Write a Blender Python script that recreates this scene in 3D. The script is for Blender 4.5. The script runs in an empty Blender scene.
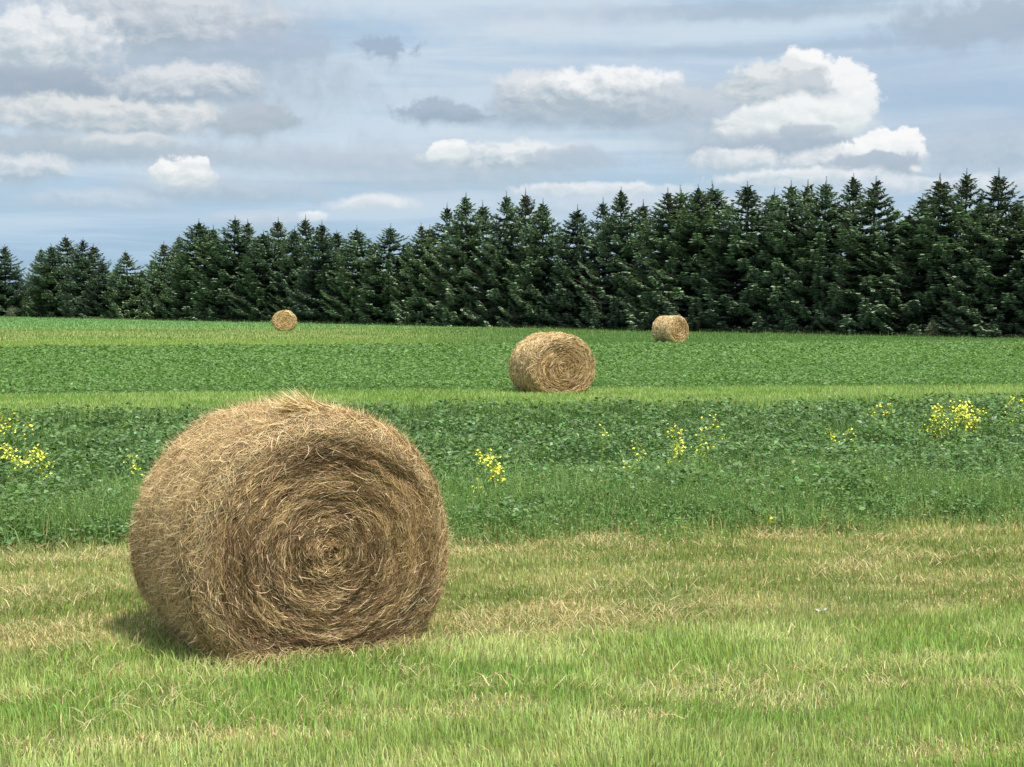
import bpy, math, random
import numpy as np

SC = bpy.context.scene
COL = SC.collection
EXPO = 0.7
F = 1480.0            # focal length in pixels of the 1024 px wide picture
HZ = 306.0            # picture row of the horizon
CAMH = 2.2
SK = 0.21             # strips of the field run along (1, SK)
SUN_EL, SUN_AZ = math.radians(63), math.radians(138)   # azimuth clockwise from +Y (view direction)
rng = np.random.default_rng(7)
random.seed(7)


# ------------------------------------------------------------------ numpy noise
def _hash(ix, iy, iz, seed):
    h = (ix * 374761393 + iy * 668265263 + iz * 2147483647 + seed * 974711) & 0xffffffff
    h = ((h ^ (h >> 13)) * 1274126177) & 0xffffffff
    h = ((h ^ (h >> 16)) * 2246822519) & 0xffffffff
    return ((h ^ (h >> 15)) & 0xffffff) / float(0xffffff)


def vnoise(x, y, z=0.0, seed=0):
    x = np.asarray(x, float); y = np.asarray(y, float) + 0 * x; z = np.asarray(z, float) + 0 * x
    ix, iy, iz = np.floor(x).astype(np.int64), np.floor(y).astype(np.int64), np.floor(z).astype(np.int64)
    fx, fy, fz = x - ix, y - iy, z - iz
    fx, fy, fz = fx * fx * (3 - 2 * fx), fy * fy * (3 - 2 * fy), fz * fz * (3 - 2 * fz)
    r = 0
    for a in (0, 1):
        for b in (0, 1):
            for c in (0, 1):
                w = (fx if a else 1 - fx) * (fy if b else 1 - fy) * (fz if c else 1 - fz)
                r = r + w * _hash(ix + a, iy + b, iz + c, seed)
    return r


def fbm(x, y, z=0.0, seed=0, octv=4):
    r, a, t = 0, 1.0, 0
    for o in range(octv):
        k = 2.03 ** o
        r = r + a * vnoise(np.asarray(x) * k, np.asarray(y) * k, np.asarray(z) * k, seed + o)
        t += a; a *= 0.5
    return r / t


def sstep(a, b, x):
    t = np.clip((np.asarray(x, float) - a) / (b - a), 0, 1)
    return t * t * (3 - 2 * t)


# ------------------------------------------------------------------ terrain
def terrain(x, y):
    yy = np.asarray(y, float); xx = np.asarray(x, float)
    t = np.clip(yy, 0, 240)
    rise = 0.0042 * np.where(t > 70, t - 58, np.where(t > 46, (t - 46) ** 2 / 48.0, 0))
    w = sstep(40, 120, yy)
    return rise - 0.0020 * np.clip(xx, -120, 80) * w


def gpos(px, py, h=0.0):
    """world point seen at picture position px, py at height h over the ground"""
    d = 20.0
    for _ in range(30):
        x = (px - 512) / F * d
        d = (CAMH - h - float(terrain(x, d))) * F / (py - HZ)
    return (px - 512) / F * d, d


# ------------------------------------------------------------------ object helpers
def link(o, parent=None):
    COL.objects.link(o)
    if parent is not None:
        o.parent = parent
    return o


def mesh_np(name, V, T, mat, parent=None, col=None, smooth=False):
    me = bpy.data.meshes.new(name)
    V = np.ascontiguousarray(V, dtype=np.float32); T = np.ascontiguousarray(T, dtype=np.int32)
    n, k = T.shape
    me.vertices.add(len(V)); me.vertices.foreach_set('co', V.ravel())
    me.loops.add(n * k); me.loops.foreach_set('vertex_index', T.ravel())
    me.polygons.add(n); me.polygons.foreach_set('loop_start', np.arange(0, n * k, k, dtype=np.int32))
    if smooth:
        me.polygons.foreach_set('use_smooth', np.ones(n, bool))
    me.update(calc_edges=True)
    if col is not None:
        a = me.attributes.new('tint', 'FLOAT_COLOR', 'POINT')
        c = np.ones((len(V), 4), np.float32); c[:, :3] = col
        a.data.foreach_set('color', c.ravel())
    if mat is not None:
        me.materials.append(mat)
    return link(bpy.data.objects.new(name, me), parent)


def tag(o, label=None, cat=None, group=None, kind=None):
    if label: o['label'] = label
    if cat: o['category'] = cat
    if group: o['group'] = group
    if kind: o['kind'] = kind
    return o


def empty(name, loc, rz=0.0):
    o = bpy.data.objects.new(name, None); COL.objects.link(o)
    o.location = loc; o.rotation_euler = (0, 0, rz); o.empty_display_size = 0.3
    return o


# ------------------------------------------------------------------ shader expression helper
class NT:
    def __init__(s, tree):
        s.t = tree; s.n = tree.nodes; s.l = tree.links

    def node(s, typ, **kw):
        n = s.n.new(typ)
        for k, v in kw.items():
            setattr(n, k, v)
        return n

    def put(s, sock, v):
        if isinstance(v, bpy.types.NodeSocket):
            s.l.new(v, sock)
        elif v is not None:
            if hasattr(sock.default_value, '__len__') and hasattr(v, '__len__'):
                v = list(v)
                if len(sock.default_value) == 4 and len(v) == 3: v = v + [1]
            sock.default_value = v

    def m(s, op, a, b=None, c=None, clamp=False):
        n = s.node('ShaderNodeMath', operation=op, use_clamp=clamp)
        for i, v in enumerate((a, b, c)):
            if v is not None: s.put(n.inputs[i], v)
        return n.outputs[0]

    def vm(s, op, a, b=None, c=None):
        n = s.node('ShaderNodeVectorMath', operation=op)
        for i, v in enumerate((a, b, c)):
            if v is not None: s.put(n.inputs[i], v)
        return n.outputs['Value'] if op in ('LENGTH', 'DOT_PRODUCT') else n.outputs[0]

    def rng(s, v, a, b, c=0.0, d=1.0, smooth=True):
        n = s.node('ShaderNodeMapRange', interpolation_type='SMOOTHSTEP' if smooth else 'LINEAR')
        for i, q in enumerate((v, a, b, c, d)): s.put(n.inputs[i], q)
        return n.outputs[0]

    def mix(s, f, a, b):
        n = s.node('ShaderNodeMix', data_type='RGBA')
        s.put(n.inputs[0], f); s.put(n.inputs[6], a); s.put(n.inputs[7], b)
        return n.outputs[2]

    def mul(s, a, b):
        n = s.node('ShaderNodeMix', data_type='RGBA', blend_type='MULTIPLY')
        n.inputs[0].default_value = 1; s.put(n.inputs[6], a); s.put(n.inputs[7], b)
        return n.outputs[2]

    def noise(s, vec, scale, detail=4, rough=0.5, dist=0.0, color=False):
        n = s.node('ShaderNodeTexNoise')
        s.put(n.inputs['Vector'], vec); n.inputs['Scale'].default_value = scale
        n.inputs['Detail'].default_value = detail; n.inputs['Roughness'].default_value = rough
        n.inputs['Distortion'].default_value = dist
        return n.outputs['Color'] if color else n.outputs['Fac']

    def comb(s, x, y, z=0.0):
        n = s.node('ShaderNodeCombineXYZ')
        for i, v in enumerate((x, y, z)): s.put(n.inputs[i], v)
        return n.outputs[0]

    def sep(s, v):
        n = s.node('ShaderNodeSeparateXYZ'); s.put(n.inputs[0], v)
        return n.outputs


def newmat(name):
    m = bpy.data.materials.new(name); m.use_nodes = True
    nt = NT(m.node_tree); nt.n.clear()
    out = nt.node('ShaderNodeOutputMaterial')
    return m, nt, out


def leaf_mat(name, rough=0.5, spec=0.3, trans=0.3, vary=0.0, trans_tint=(1.0, 1.15, 0.6)):
    m, nt, out = newmat(name)
    a = nt.node('ShaderNodeAttribute', attribute_name='tint')
    c = a.outputs['Color']
    if vary:
        oi = nt.node('ShaderNodeObjectInfo')
        k = nt.rng(oi.outputs['Random'], 0, 1, 1 - vary, 1 + vary, False)
        c = nt.mul(c, nt.comb(k, nt.m('MULTIPLY_ADD', k, 0.9, 0.1), nt.m('MULTIPLY_ADD', k, 0.55, 0.45)))
    p = nt.node('ShaderNodeBsdfPrincipled')
    nt.put(p.inputs['Base Color'], c)
    p.inputs['Roughness'].default_value = rough
    p.inputs['Specular IOR Level'].default_value = spec
    if trans > 0:
        t = nt.node('ShaderNodeBsdfTranslucent'); nt.put(t.inputs[0], nt.mul(c, (*trans_tint, 1)))
        mx = nt.node('ShaderNodeMixShader'); mx.inputs[0].default_value = trans
        nt.l.new(p.outputs[0], mx.inputs[1]); nt.l.new(t.outputs[0], mx.inputs[2])
        nt.l.new(mx.outputs[0], out.inputs[0])
    else:
        nt.l.new(p.outputs[0], out.inputs[0])
    return m


# ------------------------------------------------------------------ world: sky and clouds
def srgb(*c):
    r = []
    for v in c:
        v = v / 255.0
        r.append((v / 12.92 if v <= 0.04045 else ((v + 0.055) / 1.055) ** 2.4) / 2 ** EXPO)
    return r


def build_world():
    w = bpy.data.worlds.new('World'); SC.world = w; w.use_nodes = True
    nt = NT(w.node_tree); nt.n.clear()
    out = nt.node('ShaderNodeOutputWorld')
    sky = nt.node('ShaderNodeTexSky', sky_type='NISHITA')
    sky.sun_disc = False; sky.sun_elevation = SUN_EL; sky.sun_rotation = SUN_AZ
    sky.air_density = 1.0; sky.dust_density = 1.5; sky.ozone_density = 1.2
    bsky = nt.node('ShaderNodeBackground'); bsky.inputs[1].default_value = 0.09
    nt.l.new(sky.outputs[0], bsky.inputs[0])
    D = nt.node('ShaderNodeTexCoord').outputs['Generated']
    X, Y, Z = nt.sep(nt.vm('NORMALIZE', D))[:3]
    az = nt.m('ARCTAN2', X, Y); el = nt.m('ARCSINE', Z)
    U = nt.m('MULTIPLY_ADD', az, 1480.0, 512.0)        # 1480 units to the radian, clouds laid out by azimuth and height
    V = nt.m('MULTIPLY_ADD', el, -1480.0, 306.0)
    # layered high cloud (whole sky)
    zz = nt.m('ADD', nt.m('ABSOLUTE', Z), 0.10)
    P3 = nt.comb(nt.m('DIVIDE', X, zz), nt.m('DIVIDE', Y, zz), 0.0)   # a flat layer overhead
    lay = nt.noise(P3, 0.62, 5, 0.55, 0.35)
    P4 = nt.comb(nt.m('MULTIPLY', X, 4.0), nt.m('MULTIPLY', Y, 4.0), nt.m('MULTIPLY', Z, 42.0))
    lay2 = nt.noise(P4, 1.0, 5, 0.55, 0.4)
    low = nt.rng(el, 0.0, 0.20)
    base = nt.mix(nt.rng(lay2, 0.34, 0.60), srgb(170, 199, 225), srgb(205, 221, 235))
    base = nt.mix(nt.rng(lay, 0.40, 0.72, 0, 0.6), base, srgb(212, 223, 232))
    horizon = nt.mix(nt.rng(lay2, 0.38, 0.62), srgb(150, 187, 220), srgb(186, 210, 230))
    base = nt.mix(nt.rng(el, 0.02, 0.11), horizon, base)
    overhead = nt.mix(nt.rng(lay, 0.42, 0.62), [v * 1.7 for v in srgb(160, 175, 192)], [v * 2.0 for v in srgb(228, 230, 232)])  # overhead cloud brightened out of view, added as fill light
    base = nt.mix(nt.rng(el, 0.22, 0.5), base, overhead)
    cover = nt.rng(lay2, 0.30, 0.55, 0.66, 0.97)
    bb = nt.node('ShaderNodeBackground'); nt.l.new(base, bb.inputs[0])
    # low cumulus, placed by azimuth and height
    P = nt.comb(U, V, 0.0)
    wn = nt.noise(P, 0.020, 4, 0.62, 0, True)
    wn2 = nt.vm('MULTIPLY', nt.vm('SUBTRACT', wn, (0.5, 0.5, 0.5)), (30.0, 18.0, 0.0))
    PW = nt.vm('ADD', P, wn2)
    edge = nt.m('SUBTRACT', nt.noise(P, 0.045, 6, 0.62, 0.3), 0.5)
    ns = nt.vm('MULTIPLY', PW, (1.0, 1.7, 1.0))
    b1 = nt.noise(ns, 0.030, 6, 0.60, 0.2)
    b2 = nt.noise(nt.vm('ADD', ns, (7.0, -10.0, 0.0)), 0.030, 6, 0.60, 0.2)
    relief = nt.m('MULTIPLY', nt.m('SUBTRACT', b1, b2), 2.2)   # sun side of the billows
    W = (246, 247, 248); G = (168, 182, 198)
    blobs = [
        # cx, cy, rx, ry, top colour, bottom colour, opacity, edge softness, noise
        (700, 12, 210, 9, (172, 190, 208), (168, 186, 206), .8, .5, .8),
        (760, 47, 170, 6, (172, 190, 210), (168, 186, 208), .7, .5, .8),
        (700, 88, 260, 30, (196, 209, 225), (186, 202, 222), .5, .8, .8),
        (985, 26, 85, 22, (176, 190, 206), (170, 184, 202), .9, .35, 1.3),
        (930, 100, 120, 45, (172, 192, 216), (168, 190, 216), .6, .8, .6),
        (985, 150, 80, 26, (190, 202, 216), (172, 188, 206), .8, .5, 1.0),
        (540, 30, 110, 20, (212, 222, 234), (206, 217, 230), .8, .8, 1.0),
        (270, 12, 30, 5, (222, 229, 236), (214, 222, 230), .8, .5, .6),
        (120, 62, 200, 78, (180, 192, 208), (172, 186, 204), .8, .45, .9),
        (165, 20, 100, 32, (216, 221, 227), (170, 182, 198), .95, .25, 1.2),
        (255, 48, 52, 14, (180, 193, 212), (172, 187, 208), .85, .45, 2.2),
        (40, 44, 66, 34, (236, 239, 242), (184, 195, 207), .95, .22, 1.1),
        (60, 86, 150, 16, (170, 183, 199), (160, 174, 192), .95, .30, .7),
        (185, 84, 75, 19, (222, 227, 231), (170, 183, 199), .95, .22, 1.1),
        (105, 118, 125, 19, (226, 229, 230), (174, 187, 201), .95, .20, 1.0),
        (258, 119, 38, 15, (186, 197, 209), (172, 185, 199), .95, .16, .9),
        (80, 150, 130, 14, (184, 197, 209), (172, 187, 203), .9, .30, .8),
        (130, 141, 55, 9, (222, 226, 229), (184, 197, 209), .9, .25, 1.0),
        (15, 168, 50, 14, (226, 231, 235), (176, 191, 207), .9, .25, 1.0),
        (290, 158, 120, 13, (190, 202, 216), (176, 192, 208), .7, .5, .9),
        (215, 190, 85, 12, (194, 206, 218), (176, 192, 210), .85, .45, .9),
        (183, 173, 29, 17, W, (200, 210, 219), 1.0, .16, 1.6),
        (95, 200, 60, 9, (208, 218, 229), (182, 198, 216), .7, .5, 1.0),
        (313, 214, 12, 6, (240, 243, 246), (215, 223, 232), .9, .3, 1.2),
        (260, 218, 40, 8, (206, 216, 228), (186, 201, 218), .8, .45, 1.0),
        (385, 47, 25, 10, (164, 182, 204), (160, 178, 200), .9, .35, 3.2),
        (440, 113, 42, 12, (172, 187, 205), (160, 177, 196), .95, .25, 1.6),
        (600, 106, 112, 26, (190, 201, 213), (166, 180, 197), .95, .25, .8),
        (545, 93, 52, 22, (222, 227, 232), (174, 187, 202), .95, .18, .9),
        (612, 90, 70, 21, W, (176, 189, 203), .95, .18, 1.1),
        (665, 104, 62, 16, (206, 214, 222), (168, 182, 198), .9, .30, 1.0),
        (430, 170, 130, 22, (194, 205, 218), (178, 193, 209), .7, .6, .8),
        (505, 156, 72, 15, (236, 240, 243), (180, 194, 208), .95, .22, 1.0),
        (448, 151, 18, 10, W, (222, 228, 233), 1.0, .2, 1.3),
        (575, 158, 44, 10, (186, 199, 214), (178, 193, 210), .85, .3, 1.4),
        (375, 203, 42, 9, (232, 237, 241), (202, 213, 224), .9, .3, .8),
        (600, 190, 78, 9, (232, 237, 241), (196, 208, 221), .9, .25, 1.2),
        (740, 132, 75, 38, (194, 205, 217), (174, 189, 206), .85, .5, .8),
        (815, 108, 60, 44, W, (208, 216, 223), 1.0, .10, .75),
        (845, 100, 30, 34, W, (232, 236, 240), 1.0, .10, .8),
        (802, 66, 22, 20, (250, 250, 250), W, 1.0, .12, 1.0),
        (776, 86, 50, 27, (228, 232, 235), (174, 187, 199), 1.0, .14, .9),
        (806, 92, 30, 16, (200, 208, 216), (176, 188, 200), .8, .3, 1.0),
        (765, 128, 46, 19, (240, 243, 245), (186, 197, 209), .95, .2, 1.0),
        (805, 118, 58, 22, (244, 246, 247), (214, 221, 227), .95, .25, .8),
        (802, 129, 30, 7, (182, 194, 207), (174, 188, 202), .8, .3, 1.2),
        (800, 150, 92, 15, (176, 190, 206), (164, 180, 198), .95, .3, .7),
        (740, 160, 50, 12, (234, 238, 241), (188, 201, 214), .9, .25, 1.2),
        (850, 160, 70, 13, (232, 236, 239), (180, 194, 209), .95, .25, .9),
        (884, 146, 38, 17, (250, 250, 250), (232, 236, 240), 1.0, .10, 1.0),
        (878, 165, 44, 14, (180, 193, 208), (172, 187, 204), .95, .16, 1.0),
        (800, 176, 80, 9, (236, 240, 243), (196, 208, 220), .9, .25, 1.1),
        (918, 166, 5, 3, W, W, .7, .6, 1.6),
        (950, 185, 95, 10, (226, 232, 238), (188, 202, 217), .85, .35, 1.1),
        (690, 205, 170, 10, (214, 223, 233), (190, 205, 221), .7, .5, 1.0),
    ]
    c = nt.mix(cover, nt.mul(sky.outputs[0], (.09, .09, .09, 1)), base)
    for (cx, cy, rx, ry, tc, bc, op, sf, na) in blobs:
        rx, ry = rx * 1.04, ry * 1.10
        pit = math.atan((383.5 - HZ) / F); a_, b_ = (cx - 512) / F, (383.5 - cy) / F
        vy, vz = math.cos(pit) + b_ * math.sin(pit), -math.sin(pit) + b_ * math.cos(pit)
        cx = 512 + 1480 * math.atan2(a_, vy); cy = 306 - 1480 * math.atan2(vz, math.hypot(a_, vy)) + 2
        bc = (bc[0] - 1, bc[1] + 2, bc[2])
        loc = nt.vm('MULTIPLY_ADD', PW, (1.0 / rx, 1.0 / ry, 0.0), (-cx / rx, -cy / ry, 0.0))
        lx, ly = nt.sep(loc)[:2]
        yy = nt.m('MAXIMUM', ly, nt.m('MULTIPLY', ly, 1.55))
        q = nt.vm('LENGTH', nt.comb(lx, yy, 0.0))
        q = nt.m('MULTIPLY_ADD', edge, -na * 1.3, q)
        sf = min(.9, sf * 1.1)
        lp = nt.m('MAXIMUM', ly, 0.0)
        al = nt.rng(q, nt.m('MULTIPLY_ADD', lp, 0.55, 1.0 + sf), nt.m('MULTIPLY_ADD', lp, -0.35, 1.0 - sf), 0.0, op)
        sh = nt.m('ADD', nt.m('MULTIPLY_ADD', ly, -0.78, 0.46), relief, clamp=True)
        c = nt.mix(al, c, nt.mix(sh, srgb(*bc), srgb(*tc)))
    bc_ = nt.node('ShaderNodeBackground'); nt.l.new(c, bc_.inputs[0])
    # everywhere else: sky under the layered cloud
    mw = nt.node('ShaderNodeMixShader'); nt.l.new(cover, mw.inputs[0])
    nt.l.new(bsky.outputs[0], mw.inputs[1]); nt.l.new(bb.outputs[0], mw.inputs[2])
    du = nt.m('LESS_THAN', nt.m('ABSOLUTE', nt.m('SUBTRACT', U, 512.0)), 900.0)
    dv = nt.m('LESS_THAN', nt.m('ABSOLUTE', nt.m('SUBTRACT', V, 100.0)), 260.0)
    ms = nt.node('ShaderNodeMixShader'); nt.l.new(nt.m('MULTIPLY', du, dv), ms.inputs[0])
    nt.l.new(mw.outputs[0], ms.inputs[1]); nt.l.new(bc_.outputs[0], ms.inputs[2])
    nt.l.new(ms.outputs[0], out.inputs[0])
    w.cycles.sampling_method = 'MANUAL'; w.cycles.sample_map_resolution = 512


build_world()

sun = bpy.data.lights.new('sun', 'SUN'); sun.energy = 4.2; sun.angle = math.radians(8); sun.color = (1.0, 0.95, 0.86)
so = bpy.data.objects.new('sun', sun); COL.objects.link(so)
so.rotation_euler = (math.pi / 2 - SUN_EL, 0, math.pi - SUN_AZ)

cam = bpy.data.cameras.new('camera'); cam.sensor_width = 36; cam.lens = F / 1024 * 36
cam.clip_end = 6000; cam.clip_start = 0.1
co = bpy.data.objects.new('camera', cam); COL.objects.link(co)
co.location = (0, 0, CAMH); co.rotation_euler = (math.radians(90) - math.atan((383.5 - HZ) / F), 0, 0)
SC.camera = co
SC.view_settings.view_transform = 'Standard'; SC.view_settings.look = 'None'
SC.view_settings.exposure = EXPO; SC.view_settings.gamma = 1
SC.cycles.max_bounces = 5; SC.cycles.diffuse_bounces = 3; SC.cycles.transmission_bounces = 4
SC.cycles.transparent_max_bounces = 4

# ------------------------------------------------------------------ strips of the field (s = y - SK x)
S_EDGE, S_CROP, S_STRIP, S_CROP2, S_G1, S_G2, S_G3 = 9.75, 14.1, 29.6, 38.3, 78.0, 92.0, 128.0


def build_ground():
    m, nt, out = newmat('field_soil_and_turf')
    pos = nt.node('ShaderNodeNewGeometry').outputs['Position']
    x, y, z = nt.sep(pos)[:3]
    s = nt.m('MULTIPLY_ADD', x, -SK, y)
    wob = nt.m('MULTIPLY', nt.m('SUBTRACT', nt.noise(pos, 0.5, 3), 0.5), 1.6)
    s = nt.m('ADD', s, wob)
    n1 = nt.noise(pos, 1.3, 6, 0.6); n2 = nt.noise(pos, 14, 5, 0.7)
    turf = nt.mix(nt.rng(n2, .35, .65), (.055, .085, .02), (.13, .14, .045))
    dry = nt.mix(nt.rng(n2, .35, .65), (.12, .11, .04), (.27, .22, .09))
    g0 = nt.mix(nt.rng(n1, .52, .66), turf, dry)
    g1 = nt.mix(nt.rng(n1, .38, .60), turf, dry)
    crop = nt.mix(n2, (.022, .05, .018), (.04, .075, .025))
    strip = nt.mix(nt.rng(n2, .3, .7), (.12, .17, .035), (.20, .22, .06))
    crop2 = nt.mix(n2, (.04, .09, .022), (.065, .13, .03))
    far = nt.mix(nt.rng(nt.noise(pos, .35, 6, .6), .35, .65), (.10, .17, .04), (.20, .24, .07))
    far3 = nt.mix(n2, (.10, .20, .06), (.13, .23, .07))
    c = g0
    for edge, colr, wd in ((S_EDGE, g1, .3), (S_CROP, crop, .3), (S_STRIP, strip, .4), (S_CROP2, crop2, .4),
                           (S_G1, nt.mix(nt.rng(x, -12, 4), strip, crop2), 1), (S_G2, nt.mix(nt.rng(x, -12, 4), far, crop2), 1.5), (S_G3, far3, 3)):
        c = nt.mix(nt.rng(s, edge - wd, edge + wd), c, colr)
    p = nt.node('ShaderNodeBsdfPrincipled'); nt.put(p.inputs['Base Color'], c)
    p.inputs['Roughness'].default_value = 0.95; p.inputs['Specular IOR Level'].default_value = 0.1
    b = nt.node('ShaderNodeBump'); b.inputs['Strength'].default_value = 0.6; b.inputs['Distance'].default_value = 0.04
    nt.l.new(n2, b.inputs['Height']); nt.l.new(b.outputs[0], p.inputs['Normal'])
    nt.l.new(p.outputs[0], out.inputs[0])
    t = np.linspace(-1, 1, 161)
    gx = np.sinh(t * 5.2) / np.sinh(5.2) * 3000
    ty = np.linspace(0, 1, 200)
    gy = -120 + np.concatenate([np.linspace(0, 400, 160), 400 + (np.linspace(0.02, 1, 40) ** 2) * 3600])
    XX, YY = np.meshgrid(gx, gy)
    ZZ = terrain(XX, YY)
    Vt = np.stack([XX, YY, ZZ], -1).reshape(-1, 3)
    nx, ny = len(gx), len(gy)
    i = np.arange((ny - 1) * (nx - 1)); r, cc = i // (nx - 1), i % (nx - 1)
    a = r * nx + cc
    T = np.stack([a, a + 1, a + nx + 1, a + nx], -1)
    o = mesh_np('ground', Vt, T, m, smooth=True)
    tag(o, kind='structure')


build_ground()


# ------------------------------------------------------------------ vegetation scatter
def scatter(s0, s1, dens, margin=2.5, ymin=6.2, sampler=None, xcl=None):
    """random ground points of the strip s0..s1 inside the widened view wedge"""
    ymax = (s1) / (1 - SK * 0.42) + 3
    n = int(dens * (0.80 * ymax + 2 * margin) * (s1 - s0))
    s = rng.uniform(s0, s1, n)
    half = 0.40 * ymax + margin
    x = rng.uniform(-half, half, n)
    y = s + SK * x + (fbm(x * .16 + 3, s * .05, seed=150, octv=4) - .5) * np.minimum(.055 * s, 2.2)
    k = (np.abs(x) < 0.362 * y + margin) & (y > ymin)
    return x[k], y[k], s[k]


def unit(v):
    return v / np.maximum(np.linalg.norm(v, axis=-1, keepdims=True), 1e-9)


def blades(x, y, z, h, w, lean, laz, col):
    """thin bent blades: 5 vertices, 3 triangles each"""
    n = len(x)
    az = rng.uniform(0, 2 * np.pi, n)
    sx, sy = np.cos(az) * w / 2, np.sin(az) * w / 2
    lx, ly = np.cos(laz) * lean, np.sin(laz) * lean
    P = np.zeros((n, 5, 3))
    P[:, 0] = np.stack([x - sx, y - sy, z - 0.01], -1); P[:, 1] = np.stack([x + sx, y + sy, z - 0.01], -1)
    zf = np.sqrt(np.clip(1 - lean ** 2 * .9, .03, 1))
    mx, my, mz = x + lx * h * .38, y + ly * h * .38, z + h * .62 * np.minimum(1, zf * 1.2)
    P[:, 2] = np.stack([mx - sx * .8, my - sy * .8, mz], -1); P[:, 3] = np.stack([mx + sx * .8, my + sy * .8, mz], -1)
    P[:, 4] = np.stack([x + lx * h, y + ly * h, z + h * zf], -1)
    b = (np.arange(n) * 5)[:, None]
    T = np.concatenate([b + [0, 1, 3], b + [0, 3, 2], b + [2, 3, 4]])
    C = np.repeat(col[:, None, :], 5, 1)
    return P.reshape(-1, 3), T, C.reshape(-1, 3)


def leaves(x, y, z, size, tilt, col, fold=0.25, aspect=0.62):
    """folded rhombic leaves: 4 vertices, 2 triangles each"""
    n = len(x)
    az = rng.uniform(0, 2 * np.pi, n); ta = rng.uniform(0, 2 * np.pi, n)
    N = unit(np.stack([np.sin(tilt) * np.cos(ta), np.sin(tilt) * np.sin(ta), np.cos(tilt)], -1))
    D = np.stack([np.cos(az), np.sin(az), 0 * az], -1)
    D = unit(D - N * (D * N).sum(-1, keepdims=True)); S = np.cross(N, D)
    C0 = np.stack([x, y, z], -1); L = size[:, None]
    P = np.zeros((n, 4, 3))
    P[:, 0] = C0 - D * L * .5; P[:, 2] = C0 + D * L * .5
    P[:, 1] = C0 + S * L * aspect * .5 + N * L * fold * .5; P[:, 3] = C0 - S * L * aspect * .5 + N * L * fold * .5
    b = (np.arange(n) * 4)[:, None]
    T = np.concatenate([b + [0, 2, 1], b + [0, 3, 2]])
    C = np.repeat(col[:, None, :], 4, 1)
    return P.reshape(-1, 3), T, C.reshape(-1, 3)


def join(parts):
    V, T, C, o = [], [], [], 0
    for v, t, c in parts:
        V.append(v); T.append(t + o); C.append(c); o += len(v)
    return np.concatenate(V), np.concatenate(T), np.concatenate(C)


def lerp(a, b, t):
    return np.asarray(a) * (1 - t[:, None]) + np.asarray(b) * t[:, None]


def vary(c, amt):
    n = len(c)
    return np.clip(c * (1 + rng.normal(0, amt, (n, 1))) * (1 + rng.normal(0, amt * .35, (n, 3))), 0.005, 0.9)


BALES = []   # centre x, y, angle, half width, half length: grass is left out under them


def clear(x, y):
    k = np.ones(len(x), bool)
    for bx, by, a, hw, hl in BALES:
        dx, dy = x - bx, y - by
        u = dx * math.cos(a) + dy * math.sin(a); v = -dx * math.sin(a) + dy * math.cos(a)
        k &= ~((np.abs(u) < hw) & (np.abs(v) < hl))
    return k


GRASS = leaf_mat('grass_blade', 0.55, 0.25, 0.38)
DRYG = leaf_mat('dry_grass_blade', 0.7, 0.15, 0.30, trans_tint=(1, .95, .7))
LEAF = leaf_mat('crop_leaf', 0.55, 0.25, 0.32)

BX = [  # px of front face centre, y of front face, angle, half width, radius z, length
    dict(x=-1.165, y=9.20, a=28, hw=.90, R=.86, zc=.66, L=1.27, n=170000, w=.0028, ln=.10),
    dict(x=1.30, y=37.0, a=27, hw=.95, R=.84, zc=.66, L=1.22, n=17000, w=.010, ln=.20),
    dict(x=9.38, y=83.2, a=44, hw=.92, R=.78, zc=.76, L=1.25, n=6000, w=.02, ln=.26),
    dict(x=-17.45, y=113.5, a=7, hw=.90, R=.80, zc=.78, L=1.2, n=5000, w=.024, ln=.28),
]
for b in BX:
    a = math.radians(b['a']); b['rad'] = a
    b['cx'] = b['x'] - math.sin(a) * b['L'] / 2; b['cy'] = b['y'] + math.cos(a) * b['L'] / 2
    BALES.append((b['cx'], b['cy'], a, b['hw'] * .80, b['L'] * .47))


def dryness(x, y, s):
    """0 fresh .. 1 straw, from patches stretched along the strips"""
    u = x + SK * y
    p = fbm(u * .55, s * 1.5, seed=3, octv=4)
    p2 = fbm(u * 1.6, s * 3.5, seed=11, octv=3)
    d0 = sstep(.58, .74, p * .7 + p2 * .3) * .55
    # pale mown patches lying in the fresh grass
    for px, py, rx, ry in ((750, 705, .60, .30), (490, 712, .32, .22), (90, 752, .5, .20), (900, 690, .3, .15),
                           (400, 722, .5, .16), (960, 757, .6, .18), (270, 742, .5, .16), (640, 722, .3, .15), (1000, 690, .3, .12)):
        gx, gy = gpos(px, py)
        q = ((x - gx) / rx) ** 2 + ((y - gy) / ry) ** 2
        d0 = np.maximum(d0, sstep(1.6, .2, q + (p2 - .5) * 2.2) * .95)
    band = np.exp(-((s - 10.35) / .35) ** 2) * sstep(.36, .56, p2 + .12) * sstep(8, -3, x * 0 + np.abs(x + 1.5)) + 0
    band2 = np.exp(-((s - 13.45) / .7) ** 2) * .72 * sstep(.34, .55, p2 + .08)
    d1 = np.clip(.19 + .50 * sstep(.45, .68, p) + band * .3 + band2 * .6, 0, 1)
    mixf = sstep(S_EDGE - .25, S_EDGE + .25, s + (p2 - .5) * .8)
    return d0 * (1 - mixf) + d1 * mixf


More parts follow.
